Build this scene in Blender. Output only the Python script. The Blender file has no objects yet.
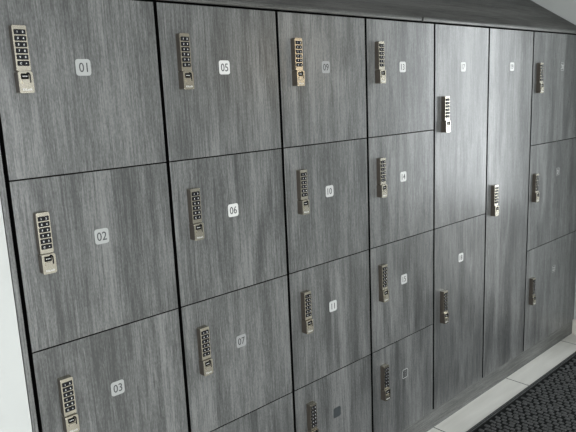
import bpy, bmesh, math, random
from mathutils import Vector, Matrix
random.seed(7)
C = bpy.context.scene.collection
R = math.radians

# ------------------------------------------------------------------ materials
def new_mat(name):
    m = bpy.data.materials.new(name); m.use_nodes = True
    nt = m.node_tree; b = nt.nodes['Principled BSDF']
    return m, nt, b

def plain(name, col, rough=.5, metal=0., bump=0., bscale=200., var=0., spec=.5):
    m, nt, b = new_mat(name)
    b.inputs['Base Color'].default_value = (*col, 1); b.inputs['Roughness'].default_value = rough
    b.inputs['Metallic'].default_value = metal; b.inputs['Specular IOR Level'].default_value = spec
    tc = nt.nodes.new('ShaderNodeTexCoord')
    n = nt.nodes.new('ShaderNodeTexNoise'); n.inputs['Scale'].default_value = bscale; n.inputs['Detail'].default_value = 4
    nt.links.new(tc.outputs['Object'], n.inputs['Vector'])
    if bump:
        bp = nt.nodes.new('ShaderNodeBump'); bp.inputs['Strength'].default_value = bump; bp.inputs['Distance'].default_value = .001
        nt.links.new(n.outputs['Fac'], bp.inputs['Height']); nt.links.new(bp.outputs['Normal'], b.inputs['Normal'])
    if var:
        mr = nt.nodes.new('ShaderNodeMapRange'); mr.inputs['To Min'].default_value = 1 - var; mr.inputs['To Max'].default_value = 1 + var
        mx = nt.nodes.new('ShaderNodeVectorMath'); mx.operation = 'SCALE'; mx.inputs[0].default_value = col
        nt.links.new(n.outputs['Fac'], mr.inputs['Value']); nt.links.new(mr.outputs[0], mx.inputs['Scale'])
        nt.links.new(mx.outputs[0], b.inputs['Base Color'])
    return m

def wood(name, dark, mid, light, axis='z', rough=.36, coarse=1., spec=.5):
    """grey wood-grain laminate, grain along the given object axis, a different piece of board per object"""
    m, nt, b = new_mat(name); N = nt.nodes.new; L = nt.links.new
    tc = N('ShaderNodeTexCoord'); oi = N('ShaderNodeObjectInfo')
    off = N('ShaderNodeVectorMath'); off.operation = 'SCALE'; off.inputs[0].default_value = (13.1, 3.7, 29.3)
    L(oi.outputs['Random'], off.inputs['Scale'])
    add = N('ShaderNodeVectorMath'); L(tc.outputs['Object'], add.inputs[0]); L(off.outputs[0], add.inputs[1])
    def mapped(sx, sz, src=add):
        mp = N('ShaderNodeMapping')
        mp.inputs['Scale'].default_value = {'z': (sx, sx, sz), 'x': (sz, sx, sx)}[axis]
        L(src.outputs[0], mp.inputs['Vector']); return mp
    def noise(mp, det=4, rg=.6, dist=0.):
        n = N('ShaderNodeTexNoise'); n.inputs['Scale'].default_value = 1; n.inputs['Detail'].default_value = det
        n.inputs['Roughness'].default_value = rg; n.inputs['Distortion'].default_value = dist
        L(mp.outputs[0], n.inputs['Vector']); return n
    # cathedral figure: contour lines of a slow noise
    slow = noise(mapped(5.5 * coarse, .9), 2, .5, .25)
    rings = N('ShaderNodeMath'); rings.operation = 'MULTIPLY'; rings.inputs[1].default_value = 26
    L(slow.outputs['Fac'], rings.inputs[0])
    fr = N('ShaderNodeMath'); fr.operation = 'SINE'; L(rings.outputs[0], fr.inputs[0])
    bands = noise(mapped(16 * coarse, .7), 3, .6)
    fine = noise(mapped(165 * coarse, 6), 5, .7)
    pores = noise(mapped(420 * coarse, 16), 3, .7)
    ticks = noise(mapped(300 * coarse, 120), 2, .6)
    def madd(a, k, c):
        x = N('ShaderNodeMath'); x.operation = 'MULTIPLY_ADD'; x.inputs[1].default_value = k
        L(a, x.inputs[0])
        if isinstance(c, (int, float)): x.inputs[2].default_value = c
        else: L(c, x.inputs[2])
        return x.outputs[0]
    v = madd(fr.outputs[0], .085, -1.40)
    v = madd(bands.outputs['Fac'], 1.0, v)
    v = madd(fine.outputs['Fac'], 1.30, v)
    v = madd(pores.outputs['Fac'], .85, v)
    v = madd(ticks.outputs['Fac'], .62, v)
    cr = N('ShaderNodeValToRGB'); e = cr.color_ramp.elements
    e[0].position = .22; e[0].color = (*dark, 1); e[1].position = .80; e[1].color = (*light, 1)
    k = cr.color_ramp.elements.new(.5); k.color = (*mid, 1)
    L(v, cr.inputs[0]); L(cr.outputs[0], b.inputs['Base Color'])
    b.inputs['Roughness'].default_value = rough; b.inputs['Specular IOR Level'].default_value = spec
    rr = N('ShaderNodeMapRange'); rr.inputs['From Min'].default_value = .3; rr.inputs['From Max'].default_value = .7
    rr.inputs['To Min'].default_value = rough + .06; rr.inputs['To Max'].default_value = rough - .05
    L(fine.outputs['Fac'], rr.inputs['Value']); L(rr.outputs[0], b.inputs['Roughness'])
    bp = N('ShaderNodeBump'); bp.inputs['Strength'].default_value = .35; bp.inputs['Distance'].default_value = .0004
    L(fine.outputs['Fac'], bp.inputs['Height']); L(bp.outputs['Normal'], b.inputs['Normal'])
    return m

M = {}
M['wood'] = wood('grey_oak_laminate', (.060, .0625, .0622), (.116, .1205, .1195), (.202, .2075, .2050), rough=.30)
M['wood_x'] = wood('grey_oak_laminate_lengthwise', (.066, .069, .066), (.122, .126, .121), (.200, .205, .197), axis='x', coarse=.8)
M['wood_edge'] = wood('grey_oak_edge_strip', (.045, .046, .044), (.085, .087, .083), (.130, .133, .127), axis='x', coarse=.8, rough=.4)
M['wood_top'] = wood('grey_oak_laminate_shaded', (.040, .040, .038), (.078, .078, .074), (.125, .125, .119), axis='x', coarse=.8, rough=.5, spec=.3)  # same oak laminate, darkened to put the slope's shade into its colour
M['black'] = plain('black_gap_shade', (.004, .004, .004), .8, spec=.05)  # near-black colour stands in for the shade inside the gaps
M['nickel'] = plain('satin_nickel', (.47, .445, .375), .27, .88, bump=.05, bscale=900)
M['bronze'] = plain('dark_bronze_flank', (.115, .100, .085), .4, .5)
M['button'] = plain('black_button', (.012, .013, .016), .6, spec=.15)
M['ink_light'] = plain('pale_print', (.62, .63, .62), .5)
M['ink_dark'] = plain('dark_print', (.05, .052, .056), .5)
M['recess'] = plain('black_recess', (.008, .008, .008), .8, spec=.08)
M['paint'] = plain('white_wall_paint', (.53, .55, .54), .85, bump=.15, bscale=350, var=.02)
M['ceiling'] = plain('ceiling_paint', (.24, .24, .235), .9, bump=.1, bscale=300)
M['trim'] = plain('cream_baseboard_paint', (.70, .68, .62), .45)
M['frame'] = plain('white_window_frame', (.75, .76, .76), .4)
M['mat'] = plain('charcoal_mat_pile', (.010, .011, .011), .95, bump=.8, bscale=700, var=.45, spec=.15)
M['mat_bar'] = plain('charcoal_mat_rib', (.098, .101, .101), .95, bump=.8, bscale=110, var=.75, spec=.15)
M['rubber'] = plain('black_rubber_border', (.013, .0135, .014), .8, spec=.2)
STK = {'silver': ((.52, .53, .525), .3, .0), 'white': ((.62, .63, .62), .35, 0.), 'pale': ((.36, .375, .37), .38, .0), 'grey': ((.29, .30, .30), .38, 0.), 'slate': ((.05, .058, .062), .35, 0.)}  # tones mix vinyl colour with window sheen put into the base colour
for k, (c, r, me) in STK.items(): M['stk_' + k] = plain(k + '_sheen_tone_sticker', c, r, me)
# clear sticker: see-through film
m, nt, b = new_mat('clear_sticker_film')
b.inputs['Base Color'].default_value = (.16, .17, .175, 1); b.inputs['Roughness'].default_value = .3; b.inputs['Alpha'].default_value = .12
M['stk_clear'] = m

def tile_mat():
    m, nt, b = new_mat('pale_stone_tile'); N = nt.nodes.new; L = nt.links.new
    tc = N('ShaderNodeTexCoord'); geo = N('ShaderNodeNewGeometry')
    mp = N('ShaderNodeMapping'); mp.inputs['Scale'].default_value = (3, 22, 10); L(tc.outputs['Object'], mp.inputs[0])
    n = N('ShaderNodeTexNoise'); n.inputs['Scale'].default_value = 1; n.inputs['Detail'].default_value = 6; L(mp.outputs[0], n.inputs['Vector'])
    cr = N('ShaderNodeValToRGB'); e = cr.color_ramp.elements
    e[0].position = .25; e[0].color = (.74, .73, .68, 1); e[1].position = .75; e[1].color = (.87, .86, .81, 1)
    L(n.outputs['Fac'], cr.inputs[0]); L(cr.outputs[0], b.inputs['Base Color']); b.inputs['Roughness'].default_value = .42
    return m
M['tile'] = tile_mat()
M['grout'] = plain('dark_grout', (.03, .03, .03), .9)

# ------------------------------------------------------------------ mesh helpers
def bx(bm, x0, x1, y0, y1, z0, z1, bev=0., seg=2, mi=0):
    vs = [bm.verts.new((x, y, z)) for x in (x0, x1) for y in (y0, y1) for z in (z0, z1)]
    f = [(0, 1, 3, 2), (4, 6, 7, 5), (0, 4, 5, 1), (2, 3, 7, 6), (0, 2, 6, 4), (1, 5, 7, 3)]
    fs = [bm.faces.new([vs[i] for i in q]) for q in f]
    for q in fs: q.material_index = mi
    if bev:
        es = list({e for q in fs for e in q.edges})
        r = bmesh.ops.bevel(bm, geom=es, offset=bev, segments=seg, profile=.5, affect='EDGES')
        for q in r['faces']: q.material_index = mi
    return bm

def prism_y(bm, pts, y0, y1, bev=0., mi=0):
    """outline in x,z (counter-clockwise seen from -y) extruded from y0 (front) to y1 (back)"""
    a = [bm.verts.new((x, y0, z)) for x, z in pts]; b = [bm.verts.new((x, y1, z)) for x, z in pts]
    n = len(pts); fs = [bm.faces.new(a), bm.faces.new(b[::-1])]
    for i in range(n):
        j = (i + 1) % n; fs.append(bm.faces.new((a[i], b[i], b[j], a[j])))
    for q in fs: q.material_index = mi
    if bev:
        r = bmesh.ops.bevel(bm, geom=list(fs[0].edges), offset=bev, segments=2, profile=.5, affect='EDGES')
        for q in r['faces']: q.material_index = mi
    return bm

def rrect(cx, cz, w, h, r, n=5):
    p = []
    for sx, sz, a0 in ((1, -1, -90), (1, 1, 0), (-1, 1, 90), (-1, -1, 180)):
        for i in range(n + 1):
            a = R(a0 + 90 * i / n)
            p.append((cx + sx * (w / 2 - r) + r * math.cos(a), cz + sz * (h / 2 - r) + r * math.sin(a)))
    return p

def obj(name, bm, mats, parent=None, loc=(0, 0, 0), smooth=False):
    me = bpy.data.meshes.new(name); bmesh.ops.recalc_face_normals(bm, faces=bm.faces[:]); bm.to_mesh(me); bm.free()
    for m in (mats if isinstance(mats, (list, tuple)) else [mats]): me.materials.append(M[m] if isinstance(m, str) else m)
    if smooth:
        for p in me.polygons: p.use_smooth = True
    o = bpy.data.objects.new(name, me); C.objects.link(o); o.location = loc
    if parent: o.parent = parent
    return o

def tag(o, label=None, cat=None, group=None, kind=None):
    if label: o['label'] = label
    if cat: o['category'] = cat
    if group: o['group'] = group
    if kind: o['kind'] = kind
    return o

def struct(name, bm, mats, parent=None):
    o = obj(name, bm, mats, parent)
    if not parent: o['kind'] = 'structure'
    return o

def text_bm(txt, size, cx, cz, y, depth=.0003, mi=0, thin=0., xs=1.):
    cu = bpy.data.curves.new('txt', 'FONT'); cu.body = txt; cu.size = size; cu.extrude = depth; cu.resolution_u = 3
    cu.align_x = 'CENTER'; cu.align_y = 'CENTER'; cu.offset = thin
    o = bpy.data.objects.new('txt', cu); C.objects.link(o)
    dg = bpy.context.evaluated_depsgraph_get(); dg.update()
    me = bpy.data.meshes.new_from_object(o.evaluated_get(dg))
    bm = bmesh.new(); bm.from_mesh(me)
    xs_ = [v.co.x for v in bm.verts]; ys_ = [v.co.y for v in bm.verts]
    mx, my = (min(xs_) + max(xs_)) / 2, (min(ys_) + max(ys_)) / 2
    for v in bm.verts:
        x, yy, z = v.co; v.co = (cx + (x - mx) * xs, y - z, cz + yy - my)
    for f in bm.faces: f.material_index = mi
    bpy.data.objects.remove(o); bpy.data.curves.remove(cu); bpy.data.meshes.remove(me)
    return bm

def join_bm(a, b):
    me = bpy.data.meshes.new('t'); b.to_mesh(me); b.free(); a.from_mesh(me); bpy.data.meshes.remove(me); return a

# ------------------------------------------------------------------ dimensions (metres); door faces lie on y = 0
X0, W, P = .4913, .4535, .45
X_END = 3.908
XS = [X0 + W * i for i in range(7)] + [X_END]; XS[1] += .0015; XS[2] += .003
FLOOR = -.097
VG, HG = .0058, .0016          # half gaps between door edges
BACK = .475

# ------------------------------------------------------------------ the combination lock (part) with its sub-parts
def lock_upper_bm():
    bm = bmesh.new()
    prism_y(bm, rrect(0, .0265, .034, .106, .0025), -.0205, 0, .0012)
    for s in range(6):                                   # shallow surround of every pair of keys
        z = .0640 - s * .0146
        prism_y(bm, rrect(.0005, z, .0276, .0118, .0020), -.0211, -.020, 0, 1)
    # lower knob housing, a little prouder
    prism_y(bm, rrect(.0, -.0533, .0352, .0516, .0035), -.0262, 0, .0015)
    bm.normal_update()
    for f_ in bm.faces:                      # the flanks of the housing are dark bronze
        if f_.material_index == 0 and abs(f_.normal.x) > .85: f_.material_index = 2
    return bm

def make_lock():
    body = obj('combination_lock', lock_upper_bm(), ['nickel', 'recess', 'bronze'])
    subs = []
    digits = ['1', '2', '3', '4', '5', '6', '7', '8', '9', '0', 'C', '·']
    digits[11] = '+'
    for i, d in enumerate(digits):
        s, c = divmod(i, 2); x = -.0060 + c * .0128; z = .0640 - s * .0146
        bm = bmesh.new(); prism_y(bm, rrect(x, z, .0114, .0108, .0014), -.0226, -.0208, .0006)
        join_bm(bm, text_bm(d, .0066, x, z, -.0227, .0002, 1, thin=.00015))
        subs.append(obj('keypad_button', bm, ['button', 'ink_light']))
    bm = bmesh.new()                                      # black indicator window
    prism_y(bm, rrect(-.002, -.0395, .0185, .0135, .002), -.0267, -.0258)
    for k in (-1, 0, 1): prism_y(bm, rrect(-.002 + k * .0042, -.0395, .0024, .0024, .0005), -.0270, -.0264, 0, 1)
    subs.append(obj('indicator_window', bm, ['recess', 'ink_light']))
    bm = bmesh.new()                                      # curved dark finger groove at the right of the knob
    pts = []
    for i in range(9):
        a = R(100 - 100 * i / 8); pts.append((.0045 + .0075 * math.cos(a), -.0375 + .0075 * math.sin(a)))
    pts.append((.012, -.055)); pts.append((.0088, -.055)); pts.append((.0088, -.0385))
    for i in range(6):
        a = R(0 + 100 * i / 5); pts.append((.0045 + .0042 * math.cos(a), -.0378 + .0042 * math.sin(a)))
    prism_y(bm, pts, -.0268, -.0258)
    subs.append(obj('finger_groove', bm, 'recess'))
    bm = bmesh.new(); prism_y(bm, rrect(-.001, -.053, .018, .009, .002), -.0285, -.0258, .0008)
    subs.append(obj('thumb_turn', bm, 'nickel'))
    subs.append(obj('maker_mark', text_bm('KitLock', .0072, .001, -.0705, -.0264, .0003, 0, thin=.00012), 'ink_light'))
    for s in subs: s.parent = body
    return body, subs

lock_proto, lock_subs = make_lock()
used_lock = [False]
def place_lock(door, x, z, tilt=0.):
    if not used_lock[0]:
        used_lock[0] = True; o = lock_proto; 
    else:
        o = lock_proto.copy(); C.objects.link(o)
        for s in lock_subs:
            c = s.copy(); C.objects.link(c); c.parent = o
    o.parent = door; o.location = (x, -.0002, z)
    return o

# ------------------------------------------------------------------ lockers
STYLE = {1: 'pale', 2: 'pale', 3: 'pale', 5: 'white', 6: 'white', 7: 'grey', 8: 'grey', 9: 'grey', 10: 'silver', 11: 'silver', 12: 'slate', 13: 'white', 14: 'white',
         15: 'silver', 16: 'clear', 17: 'white', 18: 'white', 19: 'white', 20: 'clear', 21: 'clear', 22: 'clear'}
carcass_cache = {}; door_cache = {}
def carcass(w, h):
    k = (round(w, 4), round(h, 4))
    if k not in carcass_cache:
        bm = bmesh.new(); e = .0006; y0, y1, t = .042, BACK, .016
        a, b2, c, d = -w / 2 + e, w / 2 - e, e, h - e
        # open box: outer shell, front rim, inner shell
        o = [(a, c), (b2, c), (b2, d), (a, d)]; i = [(a + t, c + t), (b2 - t, c + t), (b2 - t, d - t), (a + t, d - t)]
        OF = [bm.verts.new((x, y0, z)) for x, z in o]; OB = [bm.verts.new((x, y1, z)) for x, z in o]
        IF = [bm.verts.new((x, y0, z)) for x, z in i]; IB = [bm.verts.new((x, y1 - .008, z)) for x, z in i]
        for q in range(4):
            r = (q + 1) % 4
            bm.faces.new((OF[q], OB[q], OB[r], OF[r])); bm.faces.new((OF[q], OF[r], IF[r], IF[q])); bm.faces.new((IF[q], IF[r], IB[r], IB[q]))
        bm.faces.new(OB); bm.faces.new(IB)
        ob = obj('locker_carcass', bm, 'black'); carcass_cache[k] = ob; return ob
    o = carcass_cache[k].copy(); C.objects.link(o); return o

def door(w, h):
    k = (round(w, 4), round(h, 4))
    if k not in door_cache:
        bm = bmesh.new(); bx(bm, -w / 2 + VG, w / 2 - VG, 0, .018, HG, h - HG, .0011, 2)
        bm.normal_update()
        for f_ in bm.faces:                      # board edges painted black for the shade in the gaps
            if f_.calc_center_median().y > .0013: f_.material_index = 1
        ob = obj('locker_door', bm, ['wood', 'black']); door_cache[k] = ob; return ob
    o = door_cache[k].copy(); C.objects.link(o); return o

def sticker(num, par, x, z):
    st = STYLE[num]; bm = bmesh.new()
    prism_y(bm, rrect(x, z, .041, .042, .0075, 6), -.0012, -.0001, .0004)
    o = obj('number_sticker', bm, 'stk_' + st, par)
    if st == 'clear':
        o['label'] = 'clear film number sticker with pale rim'
        outer = rrect(x, z, .0405, .0415, .0073, 6); inner = rrect(x, z, .0372, .0382, .0058, 6)
        bm = bmesh.new(); n = len(outer)
        A = [bm.verts.new((p, -.0015, q)) for p, q in outer]; B = [bm.verts.new((p, -.0015, q)) for p, q in inner]
        A2 = [bm.verts.new((p, -.0011, q)) for p, q in outer]; B2 = [bm.verts.new((p, -.0011, q)) for p, q in inner]
        for i in range(n):
            j = (i + 1) % n
            bm.faces.new((A[i], A[j], B[j], B[i])); bm.faces.new((A[i], A2[i], A2[j], A[j])); bm.faces.new((B[i], B[j], B2[j], B2[i]))
        obj('sticker_rim', bm, 'ink_light', o)
    elif st == 'slate': o['label'] = 'number sticker darkened for missing sheen'
    if num in (12, 16): return o
    ink = 'ink_light' if st == 'clear' else 'ink_dark'
    obj('printed_number', text_bm('%02d' % num, .034, x, z, -.0014, .0003, 0, thin=.0001, xs=.88), ink, o)
    return o

ADJ = {1: (-.0035, 0), 2: (-.002, -.004), 3: (.007, -.006), 5: (.006, -.003), 6: (.004, -.005), 7: (.001, .003), 9: (.005, -.003), 10: (.006, 0), 11: (.003, .004),
       12: (.010, .005), 13: (-.002, -.003), 14: (-.002, -.003), 15: (0, .006), 16: (.003, .006), 18: (-.002, -.010), 19: (-.006, -.012), 20: (-.009, -.004), 21: (-.014, -.004), 22: (-.008, -.012)}
SADJ = {1: (-.002, .001), 12: (.005, .004), 16: (.002, .010)}
def locker(num, col, z0, z1, label, lock_dz=.065):
    xa, xb = XS[col], XS[col + 1]; w, h = xb - xa, z1 - z0
    t = bpy.data.objects.new('locker', None); C.objects.link(t); t.location = ((xa + xb) / 2, 0, z0)
    tag(t, label, 'locker', 'numbered grey wood lockers in the wall bank')
    c = carcass(w, h); c.parent = t
    d = door(w, h); d.parent = t
    ax, az = ADJ.get(num, (0, 0)); place_lock(d, -w / 2 + .0700 + ax, h / 2 + lock_dz - .0015 + az)
    ax, az = SADJ.get(num, (0, 0)); sticker(num, d, (0 if col < 6 else .006) + ax, h - .180 + az)
    return t

HB = .004                        # bottom of the doors above z = 0
r1, r2, r3 = .447, .900, 1.350
L = 'grey wood-grain locker '
locker(1, 0, 1.350, 1.8, L + 'numbered 01, top one beside the white wall')
locker(2, 0, .900, 1.350, L + 'numbered 02, under 01 at the left end')
locker(3, 0, r1, .900, L + 'numbered 03, lowest one seen at the left end')
locker(5, 1, 1.350, 1.8, L + 'numbered 05, top one right of 01')
locker(6, 1, .900, 1.350, L + 'numbered 06, between 05 above and 07 below')
locker(7, 1, r1, .900, L + 'numbered 07, right of 03 and below 06')
locker(8, 1, HB, r1, L + 'at the bottom, only its top corner in view below 07')
locker(9, 2, 1.350, 1.8, L + 'numbered 09 with the brightest warm keypad lock')
locker(10, 2, .900, 1.350, L + 'numbered 10, below 09')
locker(11, 2, r1, .900, L + 'numbered 11, between 10 above and the dark sticker below')
locker(12, 2, HB, r1, L + 'with a blank dark square sticker, bottom below 11')
locker(13, 3, 1.350, 1.8, L + 'numbered 13, top one left of the tall doors')
locker(14, 3, .900, 1.350, L + 'numbered 14, below 13')
locker(15, 3, r1, .900, L + 'numbered 15, below 14')
locker(16, 3, HB, r1, L + 'with a blank clear sticker, bottom below 15')
locker(17, 4, .900, 1.8, 'half-height ' + L + 'numbered 17, upper one beside 13')
locker(18, 4, HB, .900, 'half-height ' + L + 'numbered 18, lower one beneath 17', .074)
locker(19, 5, HB, 1.8, 'full-height narrow ' + L + 'numbered 19 with a single tall door', .070)
locker(20, 6, 1.2, 1.8, 'wide ' + L + 'numbered 20, top one at the far end')
locker(21, 6, .6075, 1.2, 'wide ' + L + 'numbered 21, middle one at the far end')
locker(22, 6, HB, .6075, 'wide ' + L + 'numbered 22, lowest at the far end above the plinth', .069)

# end panel, plinth, sloping tops
bm = bmesh.new(); bx(bm, .4735, .4866, 0, BACK, FLOOR, 1.8, .001, 2)
tag(obj('end_panel', bm, 'wood'), 'narrow upright grey wood panel closing the left end beside the white wall', 'panel')
bm = bmesh.new(); bx(bm, .4900, X_END - .001, .010, .028, FLOOR, HB - .0015, .001, 2)
tag(obj('plinth_board', bm, 'wood_x'), 'long low grey wood kickboard under the lockers along the pale floor', 'plinth')

def slope_top(xa, xb):
    tn = math.tan(R(32.5)); yb = BACK; zb = 1.8045; h = .0175; y0 = .0125
    z0 = 1.8225; y0 = .0150
    prof = [(y0 - .010, z0 - .0115), (y0 - .010, z0), (yb, z0 + (yb - y0 + .010) * tn), (yb, z0 - .018 + (yb - y0 + .010) * tn)]
    bm = bmesh.new()
    a = [bm.verts.new((xa, y, z)) for y, z in prof]; b = [bm.verts.new((xb, y, z)) for y, z in prof]
    fs = [bm.faces.new(a), bm.faces.new(b[::-1])]
    for i in range(4): j = (i + 1) % 4; fs.append(bm.faces.new((a[i], b[i], b[j], a[j])))
    t = bpy.data.objects.new('sloping_top', None); C.objects.link(t); t.location = (0, 0, 0)
    tag(t, 'long grey wood sloping top, shade in its colour, running above the whole bank of lockers', 'sloping top')
    obj('top_panel', bm, 'wood_top', t)
    # rounded edge strip in two lengths, mitred where they meet
    rp = [(.0015, 1.8045), (-.0060, 1.8045), (-.0078, 1.8062), (-.0082, 1.8100), (-.0078, 1.8150), (-.0060, 1.8195), (-.0030, 1.8222), (.0015, 1.8228)]
    for p, q, ma, mb in ((xa, 2.2020, 0, 1), (2.2140, xb, 1, 0)):
        bm = bmesh.new(); k = .55
        a = [bm.verts.new((p + ma * (z - 1.813) * k, y, z)) for y, z in rp]; b = [bm.verts.new((q + mb * (z - 1.813) * k, y, z)) for y, z in rp]
        bm.faces.new(a); bm.faces.new(b[::-1])
        for i in range(len(rp)):
            j = (i + 1) % len(rp); bm.faces.new((a[i], b[i], b[j], a[j]))
        obj('edge_strip', bm, 'wood_edge', t)
    return t
top = slope_top(.4745, 3.9085)
# filler under the sloping tops (closed wedge that carries them)
bm = bmesh.new(); tn = math.tan(R(32.5))
prof = [(.019, 1.8008), (BACK - .001, 1.8008), (BACK - .001, 1.8008 + (BACK - .02) * tn), (.019, 1.803)]
a = [bm.verts.new((.4745, y, z)) for y, z in prof]; b = [bm.verts.new((3.907, y, z)) for y, z in prof]
bm.faces.new(a); bm.faces.new(b[::-1])
for i in range(4): j = (i + 1) % 4; bm.faces.new((a[i], b[i], b[j], a[j]))
obj('top_support', bm, 'black', top)

# ------------------------------------------------------------------ the mat
def mat_thing():
    t = bpy.data.objects.new('floor_mat', None); C.objects.link(t); t.location = (2.9, -.68, FLOOR)
    tag(t, 'charcoal ribbed entrance mat lying on the pale tiles in front of the lockers', 'mat')
    x0, x1, y0, y1 = 1.55 - 2.9, 3.86 - 2.9, -1.25 + .68, -.128 + .68
    bm = bmesh.new(); bx(bm, x0, x1, y0, y1, .0004, .005, .002); obj('mat_border', bm, 'rubber', t)
    bm = bmesh.new(); e = .030
    bx(bm, x0 + e, x1 - e, y0 + e, y1 - e, .0051, .0075); 
    o = obj('mat_pile', bm, 'mat', t)
    # raised ribs, grouped in staggered blocks: one woven surface pattern
    bm = bmesh.new(); px, py = .0265, .0350; j = 0
    x = x0 + e + px / 2
    while x + px / 2 < x1 - e:
        y = y1 - e - py / 2 - .002 - (py / 2 if j % 2 else 0)
        while y - py / 2 > y0 + e:
            for k in (0,):
                cx = x + k * .0138 + random.uniform(-.0030, .0030); cy = y + random.uniform(-.005, .005) + k * .004
                hw = .0062 + random.uniform(-.0008, .0008); hl = .0130 + random.uniform(-.002, .002); z0, z1 = .0074, .0132 + random.uniform(-.0016, .0012)
                b0 = [bm.verts.new((cx + sx * hw * 1.25, cy + sy * hl, z0)) for sx, sy in ((-1, -1), (1, -1), (1, 1), (-1, 1))]
                b1 = [bm.verts.new((cx + sx * hw * .7, cy + sy * hl * .8, z1)) for sx, sy in ((-1, -1), (1, -1), (1, 1), (-1, 1))]
                bm.faces.new(b1)
                for i in range(4): q = (i + 1) % 4; bm.faces.new((b0[i], b0[q], b1[q], b1[i]))
            y -= py
        x += px; j += 1
    obj('woven_ribs', bm, 'mat_bar', t)
    bm = bmesh.new()                                # one slim rib running round the edge
    for k in (.0085, .0185):
        bx(bm, x0 + k, x1 - k, y1 - k - .0025, y1 - k + .0025, .0049, .0075, .0008)
        bx(bm, x0 + k, x1 - k, y0 + k - .0025, y0 + k + .0025, .0049, .0075, .0008)
    obj('edge_rib', bm, 'mat_bar', t)
mat_thing()

# ------------------------------------------------------------------ the room
RX0, RX1, RY0, HT = -2.4, 3.911, -4.4, 2.75
# floor: separate tiles over a grout bed
bm = bmesh.new()
bx(bm, RX0 - .1, 7.0, RY0 - .1, .60, FLOOR - .08, FLOOR - .0005, mi=1)
TL, TW = .712, .355; j = 0; y = .012
yy = .60
rows = [(.012 + TW, .012 + .0)]
ys = [.012 + TW - TW * k for k in range(0, 14)]
for j, ya in enumerate(ys):
    x = 3.035 - TL * 8 + (TL / 2 if j % 2 == 0 else 0)
    while x < 7.0:
        bx(bm, x + .003, x + TL - .003, ya - TW + .0013, ya - .0013, FLOOR - .004, FLOOR, mi=0)
        x += TL
fl = struct('floor', bm, ['tile', 'grout'])
bm = bmesh.new(); bx(bm, RX0 - .1, RX1 + .14, RY0 - .1, .60, HT, HT + .1); struct('ceiling', bm, 'ceiling')
bm = bmesh.new(); bx(bm, RX0, .4715, .0015, .60, FLOOR, HT); struct('wall_left', bm, 'paint')
bm = bmesh.new(); bx(bm, .4715, RX1, .480, .60, FLOOR, HT); struct('wall_back', bm, 'paint')
bm = bmesh.new(); bx(bm, RX0 - .12, RX0, RY0, .60, FLOOR, HT); struct('wall_far_left', bm, 'paint')

def wall_with_opening(name, axis, c0, c1, a0, a1, o):
    """axis 'x': wall slab c0..c1 in x, running a0..a1 in y ; o = (lo, hi, z0, z1)"""
    bm = bmesh.new(); lo, hi, z0, z1 = o
    def s(p, q, r, t):
        if axis == 'x': bx(bm, c0, c1, p, q, r, t)
        else: bx(bm, p, q, c0, c1, r, t)
    s(a0, lo, FLOOR, HT); s(hi, a1, FLOOR, HT); s(lo, hi, FLOOR, z0); s(lo, hi, z1, HT)
    return struct(name, bm, 'paint')
EW = (-1.28, -.50, .0, 2.2)         # window in the end wall
wall_with_opening('wall_right', 'x', RX1, RX1 + .14, RY0, .60, EW)
FW = (-2.3, 1.5, .30, 2.15)          # window band opposite the lockers
wall_with_opening('wall_front', 'y', RY0 - .14, RY0, RX0 - .12, RX1 + .14, FW)

def window(name, axis, c, o, nm):
    lo, hi, z0, z1 = o; bm = bmesh.new(); t = .045
    def s(p, q, r, w):
        if axis == 'x': bx(bm, c, c + .05, p, q, r, w, .003)
        else: bx(bm, p, q, c - .05, c, r, w, .003)
    s(lo, hi, z0, z0 + t); s(lo, hi, z1 - t, z1); s(lo, lo + t, z0 + t, z1 - t); s(hi - t, hi, z0 + t, z1 - t)
    for k in range(1, nm): x = lo + (hi - lo) * k / nm; s(x - t / 2, x + t / 2, z0 + t, z1 - t)
    f = obj(name, bm, 'frame'); f['kind'] = 'structure'; return f
window('window_1', 'x', RX1 + .05, EW, 2)
window('window_2', 'y', RY0 - .05, FW, 4)
bm = bmesh.new(); bx(bm, RX1 - .011, RX1 - .0005, RY0 + .01, .008, FLOOR + .0002, FLOOR + .10, .002); struct('baseboard_right', bm, 'trim')

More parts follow.
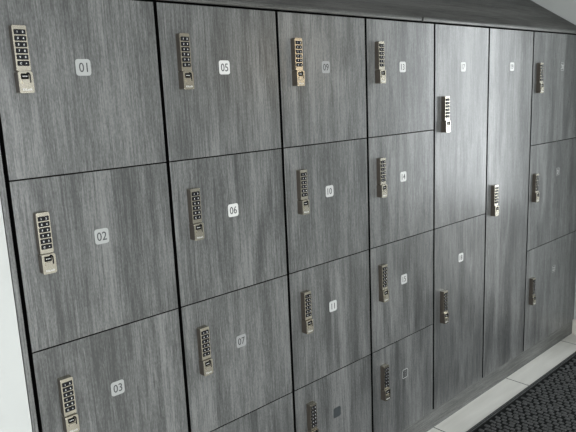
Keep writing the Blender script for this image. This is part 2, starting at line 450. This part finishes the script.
# ------------------------------------------------------------------ light: daylight through the two windows, plus one added warm light
def area(name, loc, rot, sx, sy, power, col, spread=180):
    l = bpy.data.lights.new(name, 'AREA'); l.shape = 'RECTANGLE'; l.size = sx; l.size_y = sy; l.energy = power; l.color = col; l.spread = R(spread)
    o = bpy.data.objects.new(name, l); C.objects.link(o); o.location = loc; o.rotation_euler = rot; return o
area('end_window_daylight', (RX1 + .12, (EW[0] + EW[1]) / 2, (.70 + EW[3]) / 2), (R(90), 0, R(90)), EW[1] - EW[0] - .02, EW[3] - .72, 20, (.93, .98, 1.0))
area('front_window_daylight', ((FW[0] + FW[1]) / 2, RY0 - .12, (FW[2] + FW[3]) / 2), (R(90), 0, R(0)), FW[1] - FW[0] - .02, FW[3] - FW[2] - .02, 155, (.98, .995, 1.0))
area('added_warm_light', (RX1 - .04, -2.66, 1.84), (R(90), 0, R(90)), .36, .30, 3.6, (1.0, .74, .46), 120)  # bare light added for the warm reflection on lock 09, no fixture
w = bpy.data.worlds.new('World'); bpy.context.scene.world = w; w.use_nodes = True
w.node_tree.nodes['Background'].inputs[0].default_value = (.94, .97, 1, 1); w.node_tree.nodes['Background'].inputs[1].default_value = 2.2

# ------------------------------------------------------------------ camera
yaw, pitch, roll, foc = .73720, -.19510, -.04420, 609.25
f = Vector((math.sin(yaw) * math.cos(pitch), math.cos(yaw) * math.cos(pitch), math.sin(pitch)))
r = Vector((math.cos(yaw), -math.sin(yaw), 0)); u = r.cross(f)
r2_ = math.cos(roll) * r + math.sin(roll) * u; u2 = -math.sin(roll) * r + math.cos(roll) * u
cd = bpy.data.cameras.new('camera'); cam = bpy.data.objects.new('camera', cd); C.objects.link(cam)
cam.matrix_world = Matrix(((r2_.x, u2.x, -f.x, 0), (r2_.y, u2.y, -f.y, -1.55569), (r2_.z, u2.z, -f.z, 1.52635), (0, 0, 0, 1)))
cd.sensor_fit = 'HORIZONTAL'; cd.sensor_width = 36; cd.lens = foc * 36 / 576; cd.clip_start = .02
sc = bpy.context.scene; sc.camera = cam
sc.view_settings.view_transform = 'Standard'; sc.view_settings.look = 'None'; sc.view_settings.gamma = 1; sc.view_settings.use_curve_mapping = False
sc.view_settings.exposure = 0.15
